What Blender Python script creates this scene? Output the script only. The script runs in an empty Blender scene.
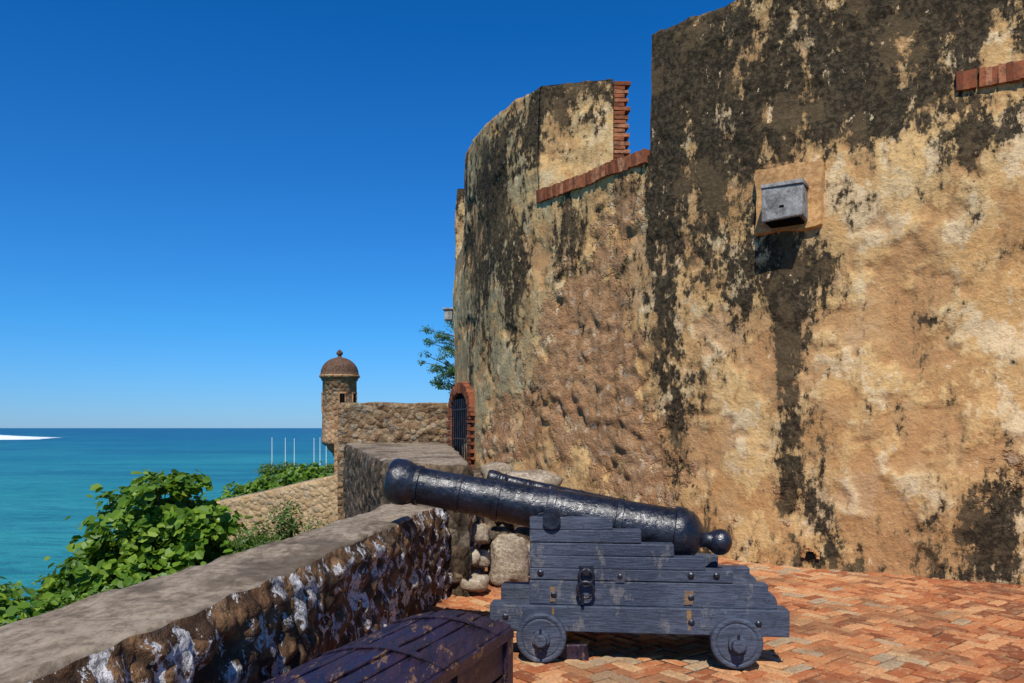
import bpy, math, random
from mathutils import Vector, Matrix, noise
random.seed(7)
R=random.random
def U(a,b): return a+(b-a)*random.random()
scene=bpy.context.scene
def sm(a,b,x):
    t=max(0,min(1,(x-a)/(b-a))); return t*t*(3-2*t)

# ------------------------------------------------------------ helpers
def mesh(name,verts,faces,mats,mi=None,smooth=False,attrs=None,parent=None):
    me=bpy.data.meshes.new(name)
    me.from_pydata([tuple(v) for v in verts],[],faces)
    if not isinstance(mats,(list,tuple)): mats=[mats]
    for m in mats: me.materials.append(m)
    if mi: me.polygons.foreach_set('material_index',mi)
    me.polygons.foreach_set('use_smooth',[smooth]*len(me.polygons))
    if attrs:
        for k,vals in attrs.items():
            a=me.attributes.new(k,'FLOAT','POINT'); a.data.foreach_set('value',vals)
    me.update()
    ob=bpy.data.objects.new(name,me); scene.collection.objects.link(ob)
    if parent: par(ob,parent)
    return ob
def empty(name,loc=(0,0,0)):
    e=bpy.data.objects.new(name,None); e.location=loc; e.empty_display_size=.3
    scene.collection.objects.link(e); return e
def par(ob,p):
    ob.parent=p; ob.matrix_parent_inverse=Matrix.Translation(p.location).inverted()
def bevel(ob,w,seg=2):
    m=ob.modifiers.new('b','BEVEL'); m.width=w; m.segments=seg; m.limit_method='ANGLE'; return ob
class Geo:
    def __init__(s,T=None): s.v=[];s.f=[];s.a=[];s.T=T
    def add(s,vs,fs,a=0.0):
        o=len(s.v)
        if s.T: vs=[s.T@Vector(v) for v in vs]
        s.v+=[tuple(v) for v in vs]; s.f+=[tuple(i+o for i in f) for f in fs]; s.a+=[a]*len(vs)
    def box(s,c,h,u=Vector((1,0,0)),v=Vector((0,1,0)),w=Vector((0,0,1)),a=0.0,j=0.0):
        c=Vector(c);vs=[]
        for z in(-1,1):
            for (x,y) in((-1,-1),(1,-1),(1,1),(-1,1)):
                p=c+u*(x*h[0])+v*(y*h[1])+w*(z*h[2])
                if j: p+=Vector((U(-j,j),U(-j,j),U(-j,j)))
                vs.append(p)
        s.add(vs,[(0,3,2,1),(4,5,6,7),(0,1,5,4),(1,2,6,5),(2,3,7,6),(3,0,4,7)],a)
    def mm(s,x0,x1,y0,y1,z0,z1,a=0.0,j=0.0):
        s.box(((x0+x1)/2,(y0+y1)/2,(z0+z1)/2),((x1-x0)/2,(y1-y0)/2,(z1-z0)/2),a=a,j=j)
    def tube(s,p0,p1,r0,r1,n=10,cap=True,a=0.0):
        p0=Vector(p0);p1=Vector(p1);d=(p1-p0).normalized()
        x=d.orthogonal().normalized();y=d.cross(x)
        vs=[]
        for p,r in((p0,r0),(p1,r1)):
            for i in range(n):
                t=2*math.pi*i/n; vs.append(p+x*math.cos(t)*r+y*math.sin(t)*r)
        fs=[(i,(i+1)%n,n+(i+1)%n,n+i) for i in range(n)]
        if cap: fs+=[tuple(range(n-1,-1,-1)),tuple(range(n,2*n))]
        s.add(vs,fs,a)
    def lathe(s,p0,d,prof,n=40,a=0.0):
        p0=Vector(p0);d=Vector(d).normalized();x=d.orthogonal().normalized();y=d.cross(x);vs=[]
        for t,r in prof:
            for i in range(n):
                q=2*math.pi*i/n; vs.append(p0+d*t+x*math.cos(q)*max(r,1e-4)+y*math.sin(q)*max(r,1e-4))
        fs=[]
        for k in range(len(prof)-1):
            for i in range(n):
                fs.append((k*n+i,k*n+(i+1)%n,(k+1)*n+(i+1)%n,(k+1)*n+i))
        s.add(vs,fs,a)
    def prism(s,poly,y0,y1,a=0.0):   # poly in x,z
        n=len(poly)
        vs=[(x,y0,z) for x,z in poly]+[(x,y1,z) for x,z in poly]
        fs=[tuple(range(n)),tuple(range(2*n-1,n-1,-1))]+[(i,n+i,n+(i+1)%n,(i+1)%n) for i in range(n)]
        s.add(vs,fs,a)
    def obj(s,name,mat,parent=None,smooth=False):
        return mesh(name,s.v,s.f,mat,smooth=smooth,attrs={'v':s.a},parent=parent)

# ------------------------------------------------------------ materials
class Mat:
    def __init__(s,name,rough=.9,spec=.3):
        s.m=bpy.data.materials.new(name); s.m.use_nodes=True; s.nt=s.m.node_tree
        s.b=s.nt.nodes['Principled BSDF']; s.b.inputs['Roughness'].default_value=rough
        s.b.inputs['Specular IOR Level'].default_value=spec
        s.tc=s.nt.nodes.new('ShaderNodeTexCoord').outputs['Object']
    def L(s,a,b): s.nt.links.new(a,b)
    def put(s,sock,val):
        if isinstance(val,bpy.types.NodeSocket): s.L(val,sock)
        elif isinstance(val,(tuple,list)) and len(val)==3 and sock.type=='RGBA': sock.default_value=(*val,1)
        else: sock.default_value=val
    def map(s,scale,loc=(0,0,0),rot=(0,0,0),src=None):
        n=s.nt.nodes.new('ShaderNodeMapping'); s.L(src or s.tc,n.inputs['Vector'])
        n.inputs['Scale'].default_value=scale; n.inputs['Location'].default_value=loc; n.inputs['Rotation'].default_value=rot
        return n.outputs[0]
    def noise(s,scale,det=5,rough=.55,vec=None,dist=0):
        n=s.nt.nodes.new('ShaderNodeTexNoise'); s.L(vec or s.tc,n.inputs['Vector'])
        n.inputs['Scale'].default_value=scale;n.inputs['Detail'].default_value=min(det,5)
        n.inputs['Roughness'].default_value=rough;n.inputs['Distortion'].default_value=dist
        return n.outputs['Fac']
    def math(s,op,a,b=0.0,c=None):
        n=s.nt.nodes.new('ShaderNodeMath'); n.operation=op
        s.put(n.inputs[0],a); s.put(n.inputs[1],b)
        if c is not None: s.put(n.inputs[2],c)
        return n.outputs[0]
    def ramp(s,f,a,b,lo=0.0,hi=1.0):
        n=s.nt.nodes.new('ShaderNodeMapRange'); n.interpolation_type='SMOOTHSTEP'
        s.put(n.inputs['Value'],f)
        for k,v in(('From Min',a),('From Max',b),('To Min',lo),('To Max',hi)): n.inputs[k].default_value=v
        return n.outputs['Result']
    def mix(s,f,a,b,mode='MIX'):
        n=s.nt.nodes.new('ShaderNodeMix'); n.data_type='RGBA'; n.blend_type=mode
        s.put(n.inputs['Factor'],f); s.put(n.inputs[6],a); s.put(n.inputs[7],b)
        return n.outputs[2]
    def attr(s,name):
        n=s.nt.nodes.new('ShaderNodeAttribute'); n.attribute_name=name; return n.outputs['Fac']
    def cramp(s,f,stops):
        n=s.nt.nodes.new('ShaderNodeValToRGB'); s.put(n.inputs[0],f); e=n.color_ramp.elements
        while len(e)<len(stops): e.new(.5)
        for i,(p,c) in enumerate(stops): e[i].position=p; e[i].color=(*c,1)
        return n.outputs[0]
    def sep(s,v=None):
        n=s.nt.nodes.new('ShaderNodeSeparateXYZ'); s.L(v or s.tc,n.inputs[0]); return n.outputs
    def warp(s,amt,scale,det=2):
        n=s.nt.nodes.new('ShaderNodeTexNoise'); s.L(s.tc,n.inputs['Vector']); n.inputs['Scale'].default_value=scale; n.inputs['Detail'].default_value=det
        m=s.nt.nodes.new('ShaderNodeVectorMath'); m.operation='MULTIPLY_ADD'
        s.L(n.outputs['Color'],m.inputs[0]); m.inputs[1].default_value=(amt,)*3; s.L(s.tc,m.inputs[2]); return m.outputs[0]
    def color(s,c): s.put(s.b.inputs['Base Color'],c); return s
    def rough(s,c): s.put(s.b.inputs['Roughness'],c); return s
    def bump(s,h,strength=.5,dist=.02):
        n=s.nt.nodes.new('ShaderNodeBump'); n.inputs['Strength'].default_value=strength; n.inputs['Distance'].default_value=dist
        s.put(n.inputs['Height'],h); s.L(n.outputs[0],s.b.inputs['Normal']); return s

def mat_fort():
    m=Mat('fort_plaster',.95,.10)
    st=m.attr('stain'); rb=m.attr('rubble'); gr=m.attr('green'); big=m.attr('big'); spl=m.attr('spall')
    mid=m.noise(3.2,5,.66); fine=m.noise(17,5,.70)
    pat=m.noise(1.5,5,.66,vec=m.map((1,1,.8),(9,3,1)))
    drip=m.noise(3.4,5,.66,vec=m.map((1,1,.12),(2,6,3)))
    c=m.mix(m.ramp(big,.35,.65),(.67,.420,.172),(.59,.340,.132))
    c=m.mix(m.ramp(mid,.52,.62),c,(.71,.49,.24))
    c=m.mix(m.math('MULTIPLY',m.ramp(pat,.52,.565),.75),c,(.44,.215,.078))
    c=m.mix(m.math('MULTIPLY',m.ramp(pat,.465,.415),.70),c,(.74,.57,.34))
    c=m.mix(m.math('MULTIPLY',m.ramp(fine,.55,.66),.50),c,(.27,.15,.07))
    c=m.mix(m.math('MULTIPLY',m.ramp(drip,.54,.66),.40),c,(.35,.21,.10))
    c=m.mix(m.math('MULTIPLY',gr,m.ramp(mid,.38,.52)),c,(.29,.245,.135))
    c=m.mix(m.math('MULTIPLY',spl,.65),c,(.43,.225,.095))
    # eroded rubble
    wv=m.warp(.30,3.5,3)
    nv=m.nt.nodes.new('ShaderNodeTexVoronoi'); nv.feature='F1'; m.L(wv,nv.inputs['Vector']); nv.inputs['Scale'].default_value=9
    cs=m.sep(nv.outputs['Color'])[0]; cd=nv.outputs['Distance']
    rc=m.cramp(cs,[(0,(.40,.20,.095)),(.5,(.47,.25,.12)),(.85,(.52,.31,.165)),(1,(.66,.50,.34))])
    rc=m.mix(m.ramp(cd,.40,.80,0,.5),rc,(.27,.13,.06))
    rc=m.mix(m.ramp(fine,.44,.60,0,.65),rc,(.36,.18,.085))
    rm=m.ramp(m.math('ADD',rb,m.math('MULTIPLY',m.math('SUBTRACT',mid,.5),1.8)),.36,.52)
    c=m.mix(m.math('MULTIPLY',rm,.82),c,rc)
    # stains
    s1=m.noise(1.5,5,.72,vec=m.map((1,1,.40),(3,1,7)))
    s2=m.noise(8,5,.76,vec=m.map((1,1,.65)))
    sv=m.math('ADD',st,m.math('MULTIPLY',m.math('SUBTRACT',s1,.5),2.6))
    sv=m.math('ADD',sv,m.math('MULTIPLY',m.math('SUBTRACT',drip,.5),1.2))
    sv=m.math('ADD',sv,m.math('MULTIPLY',m.math('SUBTRACT',s2,.5),2.4))
    soft=m.ramp(sv,.02,.58); hard=m.ramp(sv,.36,.60)
    c=m.mix(m.math('MULTIPLY',soft,.62),c,(.22,.138,.062))
    dk=m.mix(m.ramp(fine,.42,.64),(.013,.012,.009),(.075,.055,.032))
    c=m.mix(m.math('MULTIPLY',hard,.95),c,m.mix(m.ramp(pat,.54,.58,0,.45),dk,(.14,.095,.048)))
    fl=m.ramp(s2,.36,.32)
    c=m.mix(m.math('MULTIPLY',fl,.8),c,(.68,.52,.32))
    m.color(c)
    rf=m.math('ADD',.32,m.math('MULTIPLY',rm,.9))
    h=m.math('ADD',m.math('MULTIPLY',mid,.7),m.math('MULTIPLY',m.math('MULTIPLY',fine,.8),rf))
    m.bump(h,1.0,.065); return m.m

def mat_rubble(name,scale,stops,mortar,flake=.0,flakecol=(.6,.55,.48),dark=(.04,.025,.015),sz=1.0,bd=.03,darkamt=.6,mort=.8):
    m=Mat(name,.92,.15)
    wv=m.warp(1.1/scale,scale*.6,3)
    wv2=m.map((1,1,sz),src=wv)
    nv=m.nt.nodes.new('ShaderNodeTexVoronoi'); nv.feature='F1'; m.L(wv2,nv.inputs['Vector']); nv.inputs['Scale'].default_value=scale
    cell=m.sep(nv.outputs['Color'])[0]; cd=nv.outputs['Distance']
    fine=m.noise(scale*4,5,.72); big=m.noise(scale*.3,4,.6)
    c=m.cramp(cell,stops)
    c=m.mix(m.ramp(fine,.4,.66,0,.65),c,dark)
    c=m.mix(m.ramp(cd,.42,.75,0,mort),c,mortar)
    c=m.mix(m.math('MULTIPLY',m.ramp(big,.45,.62),darkamt),c,dark)
    if flake>0:
        f=m.noise(scale*.85,5,.74,vec=m.map((1,1,.75),(4,1,2)))
        f=m.ramp(f,.515,.545)
        c=m.mix(f,c,m.mix(m.ramp(fine,.45,.6),flakecol,tuple(x*.30 for x in flakecol)))
    m.color(c)
    h=m.math('ADD',m.ramp(cd,.8,.25),m.math('MULTIPLY',fine,.8))
    m.bump(h,.9,bd); return m.m

def mat_weather(name,cols,scale=3,rough=.9,bd=.01,dark=(.03,.022,.015),darkamt=.6,sx=(1,1,1),spec=.2,rot=0):
    m=Mat(name,rough,spec)
    v=m.map(sx,rot=(0,0,rot))
    a=m.noise(scale,5,.68,vec=v);b=m.noise(scale*6,5,.72,vec=v);d=m.noise(scale*.45,5,.7,vec=m.map(sx,(5,5,5),rot=(0,0,rot)))
    c=m.mix(m.ramp(a,.40,.60),cols[0],cols[1])
    c=m.mix(m.ramp(b,.46,.62,0,.8),c,cols[2])
    c=m.mix(m.math('MULTIPLY',m.ramp(d,.46,.60),darkamt),c,dark)
    c=m.mix(m.ramp(b,.5,.36,0,.5),c,dark)
    m.color(c)
    m.bump(m.math('ADD',b,a),.8,bd); return m.m

def mat_brickpave():
    m=Mat('brick_paving',.88,.15)
    v=m.attr('v'); a=m.noise(1.1,5,.65); b=m.noise(8,5,.72); e=m.noise(50,3,.7)
    c=m.cramp(v,[(0,(.21,.062,.026)),(.25,(.38,.118,.044)),(.5,(.48,.175,.066)),(.75,(.57,.26,.108)),(.93,(.57,.36,.18)),(1,(.36,.27,.17))])
    c=m.mix(m.ramp(b,.48,.60,0,.50),c,(.53,.31,.15))
    c=m.mix(m.ramp(a,.50,.60,0,.55),c,(.22,.12,.06))
    c=m.mix(m.ramp(e,.48,.64,0,.5),c,(.16,.07,.032))
    m.color(c); m.bump(m.math('ADD',b,m.math('MULTIPLY',e,.5)),.7,.012); return m.m

def mat_brick(name='red_brick'):
    m=Mat(name,.9,.15); v=m.attr('v'); b=m.noise(16,5,.72)
    c=m.cramp(v,[(0,(.17,.048,.022)),(.5,(.32,.10,.042)),(1,(.44,.20,.10))])
    c=m.mix(m.ramp(b,.46,.6,0,.7),c,(.10,.055,.032)); m.color(c); m.bump(b,.7,.012); return m.m

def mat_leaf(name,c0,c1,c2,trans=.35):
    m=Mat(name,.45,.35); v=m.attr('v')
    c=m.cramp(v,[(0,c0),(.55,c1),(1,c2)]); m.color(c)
    t=m.nt.nodes.new('ShaderNodeBsdfTranslucent'); m.L(m.mix(.4,c,(.28,.40,.02)),t.inputs[0])
    mx=m.nt.nodes.new('ShaderNodeMixShader'); mx.inputs[0].default_value=trans
    out=m.nt.nodes['Material Output']; m.L(m.b.outputs[0],mx.inputs[1]); m.L(t.outputs[0],mx.inputs[2]); m.L(mx.outputs[0],out.inputs[0])
    return m.m

def mat_paint():
    m=Mat('slate_paint',.5,.3)
    a=m.noise(2.5,5,.65); g=m.noise(9,5,.68,vec=m.map((1,1,9))); e=m.noise(30,4,.7); s=m.noise(5,5,.78,vec=m.map((1,1,.5),(3,3,3)))
    c=m.mix(m.ramp(a,.38,.62),(.040,.052,.080),(.072,.086,.120))
    c=m.mix(m.ramp(g,.45,.60,0,.65),c,(.024,.030,.046))
    c=m.mix(m.ramp(s,.56,.62,0,.6),c,(.16,.15,.14))
    c=m.mix(m.ramp(e,.58,.66,0,.65),c,(.03,.028,.03))
    c=m.mix(m.math('MULTIPLY',m.ramp(m.attr('v'),.2,1.),m.ramp(m.noise(14,5,.7),.3,.6)),c,(.28,.15,.035))
    m.color(c); m.rough(m.ramp(a,.3,.7,.45,.65)); m.bump(m.math('ADD',g,m.math('MULTIPLY',e,.5)),.7,.010); return m.m
def mat_iron():
    m=Mat('black_iron_paint',.3,.55)
    a=m.noise(5,5,.68); b=m.noise(22,5,.62)
    c=m.mix(m.ramp(a,.38,.62),(.005,.006,.010),(.014,.016,.026))
    c=m.mix(m.ramp(b,.60,.70,0,.5),c,(.06,.035,.025)); m.color(c)
    m.rough(m.ramp(b,.38,.62,.25,.44)); m.bump(m.math('ADD',b,m.math('MULTIPLY',a,1.2)),.6,.013); return m.m
def mat_chest():
    m=Mat('old_dark_wood',.4,.45)
    a=m.noise(4,4,.6); rz=math.radians(21)
    g=m.noise(3.5,5,.72,vec=m.map((9,1.2,3),rot=(0,0,rz))); p=m.noise(3,5,.78,vec=m.map((5,1.4,3),(3,5,1),rot=(0,0,rz)))
    c=m.mix(m.ramp(g,.38,.62),(.010,.007,.015),(.036,.018,.030))
    c=m.mix(m.ramp(a,.45,.6,0,.6),c,(.017,.012,.040))  # bluish-purple sheen of the glossy planks painted into the base colour
    c=m.mix(m.ramp(p,.585,.615,0,.8),c,(.20,.105,.045))
    m.color(c); m.rough(m.ramp(g,.35,.6,.26,.48)); m.bump(m.math('ADD',g,m.math('MULTIPLY',p,.6)),.9,.012); return m.m

FORT=mat_fort()
INNER=mat_rubble('parapet_rubble',7,[(0,(.08,.045,.028)),(.35,(.22,.115,.055)),(.7,(.32,.185,.09)),(1,(.13,.105,.085))],(.06,.038,.024),flake=1.0,flakecol=(.68,.65,.63),darkamt=.5,bd=.05)
TOPM=mat_weather('parapet_top_plaster',[(.27,.21,.145),(.205,.155,.105),(.33,.265,.19)],2.4,bd=.010,dark=(.07,.048,.03),darkamt=.7,sx=(1.3,.8,1),rot=math.radians(7))
STONE=mat_rubble('coral_stone_wall',8.0,[(0,(.17,.10,.05)),(.4,(.33,.205,.11)),(.75,(.44,.31,.18)),(1,(.32,.27,.20))],(.20,.13,.075),darkamt=.4,bd=.05,mort=.5)
STONED=mat_rubble('dark_stone_wall',6.5,[(0,(.10,.07,.045)),(.4,(.21,.14,.085)),(.75,(.32,.23,.14)),(1,(.24,.21,.17))],(.08,.055,.035),darkamt=.5,bd=.05)  # darker, greyer set of the stone wall colours
BEIGE=mat_rubble('ochre_stone_wall',8,[(0,(.44,.29,.14)),(.4,(.52,.36,.19)),(.75,(.58,.42,.24)),(1,(.48,.37,.24))],(.36,.24,.13),darkamt=.25,bd=.03,dark=(.24,.14,.07),mort=.5)
ROCK=mat_weather('limestone',[(.42,.34,.24),(.34,.26,.17),(.52,.45,.35)],5,bd=.03,darkamt=.5,dark=(.12,.08,.05))
CONC=mat_weather('grey_concrete',[(.36,.34,.31),(.50,.48,.45),(.16,.15,.14)],16,bd=.02,darkamt=.45,spec=.02)
PATCH=mat_weather('patch_plaster',[(.54,.29,.11),(.46,.225,.08),(.62,.38,.17)],3,bd=.015,darkamt=.35,dark=(.24,.12,.05))
PAVE=mat_brickpave(); BRICK=mat_brick()
MORTAR=mat_weather('sandy_mortar',[(.13,.085,.052),(.095,.062,.038),(.18,.12,.075)],8,bd=.01)
SOIL=mat_weather('earth_soil',[(.12,.10,.05),(.09,.08,.035),(.16,.13,.07)],1.5,bd=.05)
GRASS=mat_weather('lawn_grass',[(.10,.16,.03),(.14,.20,.045),(.08,.12,.03)],.3,bd=.05,darkamt=.1)
PAINT=mat_paint(); IRON=mat_iron(); CHEST=mat_chest()
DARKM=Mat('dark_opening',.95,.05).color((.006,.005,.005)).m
DOME=mat_weather('dome_plaster',[(.085,.045,.028),(.12,.065,.04),(.16,.10,.065)],3,bd=.02,darkamt=.4)
WHITE=Mat('white_pole_paint',.5).color((.7,.7,.69)).m
BARK=mat_weather('bark',[(.10,.07,.045),(.07,.05,.03),(.15,.11,.08)],8,bd=.02)
LEAF=mat_leaf('sea_grape_leaf',(.030,.075,.008),(.12,.23,.018),(.26,.37,.04),.4)
LEAF2=mat_leaf('shrub_leaf',(.03,.07,.012),(.10,.17,.025),(.18,.25,.05),.4)
NEED=mat_leaf('feathery_leaf',(.03,.08,.02),(.07,.15,.035),(.14,.24,.06),.35)

# ------------------------------------------------------------ fort wall plan
CP=[(3.2,24.5),(.6,22.6),(-.62,20.8),(-1.12,19.2),(-1.22,17.8),(-1.13,16.6),(-.92,15.5),(-.62,14.5),(-.17,13.45),(.44,12.55),(1.15,11.6),(1.85,10.62),(2.76,9.78),(3.5,9.25),(5.28,8.3),(7.6,7.35),(10.5,6.6),(14,6.2)]
def cat(P,n):
    out=[]
    for i in range(len(P)-1):
        p0=Vector(P[max(i-1,0)]);p1=Vector(P[i]);p2=Vector(P[i+1]);p3=Vector(P[min(i+2,len(P)-1)])
        for k in range(n):
            t=k/n
            out.append(.5*((2*p1)+(p2-p0)*t+(2*p0-5*p1+4*p2-p3)*t*t+(3*p1-p0-3*p2+p3)*t**3))
    out.append(Vector(P[-1])); return out
raw=cat(CP,40)
S=[0]
for a,b in zip(raw,raw[1:]): S.append(S[-1]+(b-a).length)
import bisect
def at(s):
    i=max(1,min(len(S)-1,bisect.bisect(S,s))); t=(s-S[i-1])/(S[i]-S[i-1])
    p=raw[i-1].lerp(raw[i],t); d=(raw[i]-raw[i-1]).normalized()
    return p,Vector((d.y,-d.x))
def s_of(px,py):
    b=min(range(len(raw)),key=lambda i:(raw[i]-Vector((px,py))).length); return S[b]
# stain blobs: (x, z, rx, rz, amount)
BL=[(2.02,3.9,.22,1.7,.66),(2.35,4.6,.40,.6,.45),(2.75,3.5,.32,1.1,.45),(3.26,2.8,.17,1.9,.80),(3.28,3.2,.26,.7,.35),(3.25,.9,.20,.6,.38),
 (.95,4.65,.34,.6,.64),(.8,3.9,.2,.5,.30),(-.05,5.0,.40,1.1,.62),(.05,4.0,.24,.9,.48),(-.35,5.6,.25,.9,.6),(-.80,5.2,.12,1.1,.5),(.25,6.5,.5,.45,.50),(-.45,3.6,.2,1.2,.45),(-.62,4.5,.12,1.5,.4),
 (5.2,4.9,.35,.45,.50),(5.25,3.5,.2,.35,.55),(4.9,4.65,.35,.3,.45),(4.75,.5,.9,.40,.50),(5.3,.9,.4,.7,.65),(3.6,3.35,.18,.3,.42),(1.9,5.9,.15,.6,.2),(2.6,4.9,.6,.5,.42),(3.4,5.1,.7,.35,.35),
 (4.1,1.8,.2,.4,.15),(2.2,2.3,.24,.6,.38),(4.2,5.05,.5,.35,.4),(3.9,4.1,.25,.5,.20),(-.75,2.2,.15,1.0,.3),(4.5,4.2,.12,.9,.25),(1.5,5.0,.2,.4,.38),(2.4,.35,.5,.3,.3),(4.6,2.6,.2,.5,.2)]
RB=[(1.25,3.4,.42,1.5,.62),(1.5,1.6,.5,1.3,.55),(.75,2.6,.4,1.4,.55),(.2,1.6,.4,.9,.42),(3.2,.8,.3,.5,.35),(-.3,1.5,.3,.8,.40),(5.1,1.0,.35,.5,.42),(1.6,4.7,.25,.5,.5),(2.0,1.0,.4,.8,.4)]
def gsum(B,x,z): return sum(a*math.exp(-((x-cx)/rx)**2-((z-cz)/rz)**2) for cx,cz,rx,rz,a in B)
TOPZ=6.83; SILL=5.22
AK=('stain','rubble','green','big','spall')
def fortpt(s,z,attrs=None):
    p,n=at(s)
    st=gsum(BL,p.x,z); rb=min(1,gsum(RB,p.x,z))
    if p.x>1.8: st+=.80*sm(4.75,5.75,z+.7*noise.noise(Vector((p.x*1.1,3,0)))+.5*noise.noise(Vector((p.x*4,8,0))))
    elif z>5.7: st+=.26
    st+=.36*sm(.5,.0,z)*(1 if p.x>2.3 else .3)
    st-=.03
    g=.80*math.exp(-((p.x+.35)/.8)**2)+.16
    q=Vector((s,z,0))
    d=.07*noise.noise(q*.55)+.03*noise.noise(q*1.7+Vector((5,5,5)))+.008*noise.noise(q*6)
    pl=noise.noise(q*.9+Vector((20,3,0)))+.5*noise.noise(q*2.7)+.28*noise.noise(q*7)
    sp_=sm(.18,.23,pl)
    d-=.028*sp_
    if rb>.1:
        w=sm(.25,.55,rb+.5*noise.noise(q*2.3))
        tb=abs(noise.noise(q*2.6))+.6*abs(noise.noise(q*5.5+Vector((4,4,0))))+.4*abs(noise.noise(q*11))
        d+=w*(-.055+.085*tb)
    d+= .10*(1-z/TOPZ)
    if attrs is not None:
        attrs['stain'].append(st);attrs['rubble'].append(rb);attrs['green'].append(g);attrs['big'].append(.5+.45*noise.noise(q*.8+Vector((3,9,1))));attrs['spall'].append(sp_)
    return Vector((p.x+n.x*d,p.y+n.y*d,z))
fort=empty('stone_fort',(4,14,0))
def ribbon(name,s0,s1,z0,z1,ds=.035,dz=.04,innerpts=None):
    nc=max(2,int((s1-s0)/ds)); nr=max(2,int((z1-z0)/dz)); A={k:[] for k in AK}
    V=[];F=[]
    for i in range(nc+1):
        s=s0+(s1-s0)*i/nc
        for j in range(nr+1):
            z=z0+(z1-z0)*j/nr
            zz=z
            if j==nr and z1>6: zz=z+.06*noise.noise(Vector((s*2.2,0,1)))+.035*noise.noise(Vector((s*9,0,1)))
            v=fortpt(s,z,A); v.z=zz
            if z1>6 and j==nr:
                p,n=at(s); v.x-=n.x*.03; v.y-=n.y*.03
            V.append(v)
    for i in range(nc):
        for j in range(nr):
            a=i*(nr+1)+j; F.append((a,a+1,a+nr+2,a+nr+1))
    if innerpts is not None:
        def ip(t):
            L=len(innerpts)-1; k=min(L-1,int(t*L)); f=t*L-k
            a=Vector(innerpts[k]);b=Vector(innerpts[k+1]); return a.lerp(b,f)
        def addv(v,st):
            V.append(v);A['stain'].append(st);A['rubble'].append(.1);A['green'].append(.35);A['big'].append(.4);A['spall'].append(0); return len(V)-1
        topi=[];boti=[]
        for i in range(nc+1):
            q=ip(i/nc); o=V[i*(nr+1)+nr]
            topi.append(addv(Vector((q.x,q.y,o.z)),.2)); boti.append(addv(Vector((q.x,q.y,z0)),.2))
        for i in range(nc):
            F.append((i*(nr+1)+nr,topi[i],topi[i+1],(i+1)*(nr+1)+nr)); F.append((topi[i],boti[i],boti[i+1],topi[i+1]))
        for e,flip in((0,1),(nc,0)):
            col=[e*(nr+1)+j for j in range(nr+1)]; M=24; prev=col
            a=ip(e/nc)
            for k in range(1,M+1):
                cur=[]
                for j in range(nr+1):
                    o=V[col[j]]; t=k/M; w=math.sin(math.pi*t)
                    x=o.x+(a.x-o.x)*t; y=o.y+(a.y-o.y)*t
                    d=.05*noise.noise(Vector((x*3,y*3,o.z*3)))*w
                    zc=o.z+(.05*noise.noise(Vector((x*4,y*4,0))) if j==nr else 0)*w
                    cur.append(addv(Vector((x+d*.3,y-d,zc)),.10+.38*sm(6.2,6.95,o.z)+.45*(1-t)*sm(5.5,6.6,o.z)))
                for j in range(nr):
                    f=(prev[j],prev[j+1],cur[j+1],cur[j]); F.append(f if flip else f[::-1])
                prev=cur
    return mesh(name,V,F,FORT,smooth=True,attrs=A,parent=fort)
sA=s_of(.44,12.55); sB=s_of(1.85,10.62); sC=s_of(-.92,15.5); sD=s_of(-1.2,17.5)
ribbon('curved_wall',s_of(-.62,20.8),s_of(10.5,6.6),-.3,SILL)
def off(s,t):
    p,n=at(s); return (p.x-n.x*t,p.y-n.y*t)
ribbon('merlon',sC,sA,SILL,TOPZ+.14,innerpts=[off(sC+.1,.8),off(sC+1.2,.8),(1.50,12.42),(1.56,12.32)])
sE=s_of(10.5,6.6)
ribbon('merlon_tall',sB,sE,SILL,TOPZ+.02,innerpts=[off(sB+.5,.9),off(sB+2,.9),off(sB+4,.9),off(sE-.5,.9)])
sF=s_of(-.62,20.8)
ribbon('merlon_far',sF,sD,SILL,TOPZ+.02,innerpts=[off(sF,.8),off(sD-.1,.8)])
pl=[]
k=sF
while k<sE: 
    p=off(k,.16); pl.append((p[0],p[1],SILL-.015)); k+=.25
pl+=[(12,20,SILL-.015),(3,24,SILL-.015)]
mesh('roof_terrace',pl,[tuple(range(len(pl)))],MORTAR,parent=fort)
g=Geo()
def sillrow(sa,sb,zc,rows=2,out=.05,bh=.032,bw=.055,prob=1.0):
    s=sa
    while s<sb:
        p,n=at(s); pp=fortpt(s,zc); tang=Vector((-n.y,n.x,0)); nn=Vector((n.x,n.y,0)); w=bw*U(.85,1.1)
        if R()<prob:
            dz=.02*noise.noise(Vector((s*2,0,0)))+U(-.006,.004)
            g.box((pp.x+n.x*(out-.12)+U(-.006,.006),pp.y+n.y*(out-.12),zc+dz),(w*.47,.12+U(-.012,.01),rows*bh*U(.9,1)),tang,nn,a=R(),j=.006)
        s+=w
sillrow(sA+.02,sB-.02,SILL+.0,2.8,.045,.035,.065,.99)
sillrow(s_of(4.78,8.56),s_of(7.0,7.6),SILL+.06,2.8,.06,.036,.07,1.0)
A0=Vector((1.57,12.30,0)); dd=Vector((1,.06,0)).normalized(); nn=Vector((-.06,1,0))
z=SILL;k=0
while z<TOPZ+.10:
    w=.24 if k%2 else .17
    w+=U(-.02,.02)
    g.box((A0.x+dd.x*(w/2-.01),A0.y+.10,z+.03),(w/2,.12,.025),dd,nn,a=R(),j=.007)
    z+=.066;k+=1
g.obj('brickwork',BRICK,fort)
g=Geo(); g.box((A0.x+.06,A0.y+.13,(SILL+TOPZ)/2+.04),(.07,.11,(TOPZ-SILL)/2+.04),dd,nn,j=0); g.obj('brick_mortar',MORTAR,fort)

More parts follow.
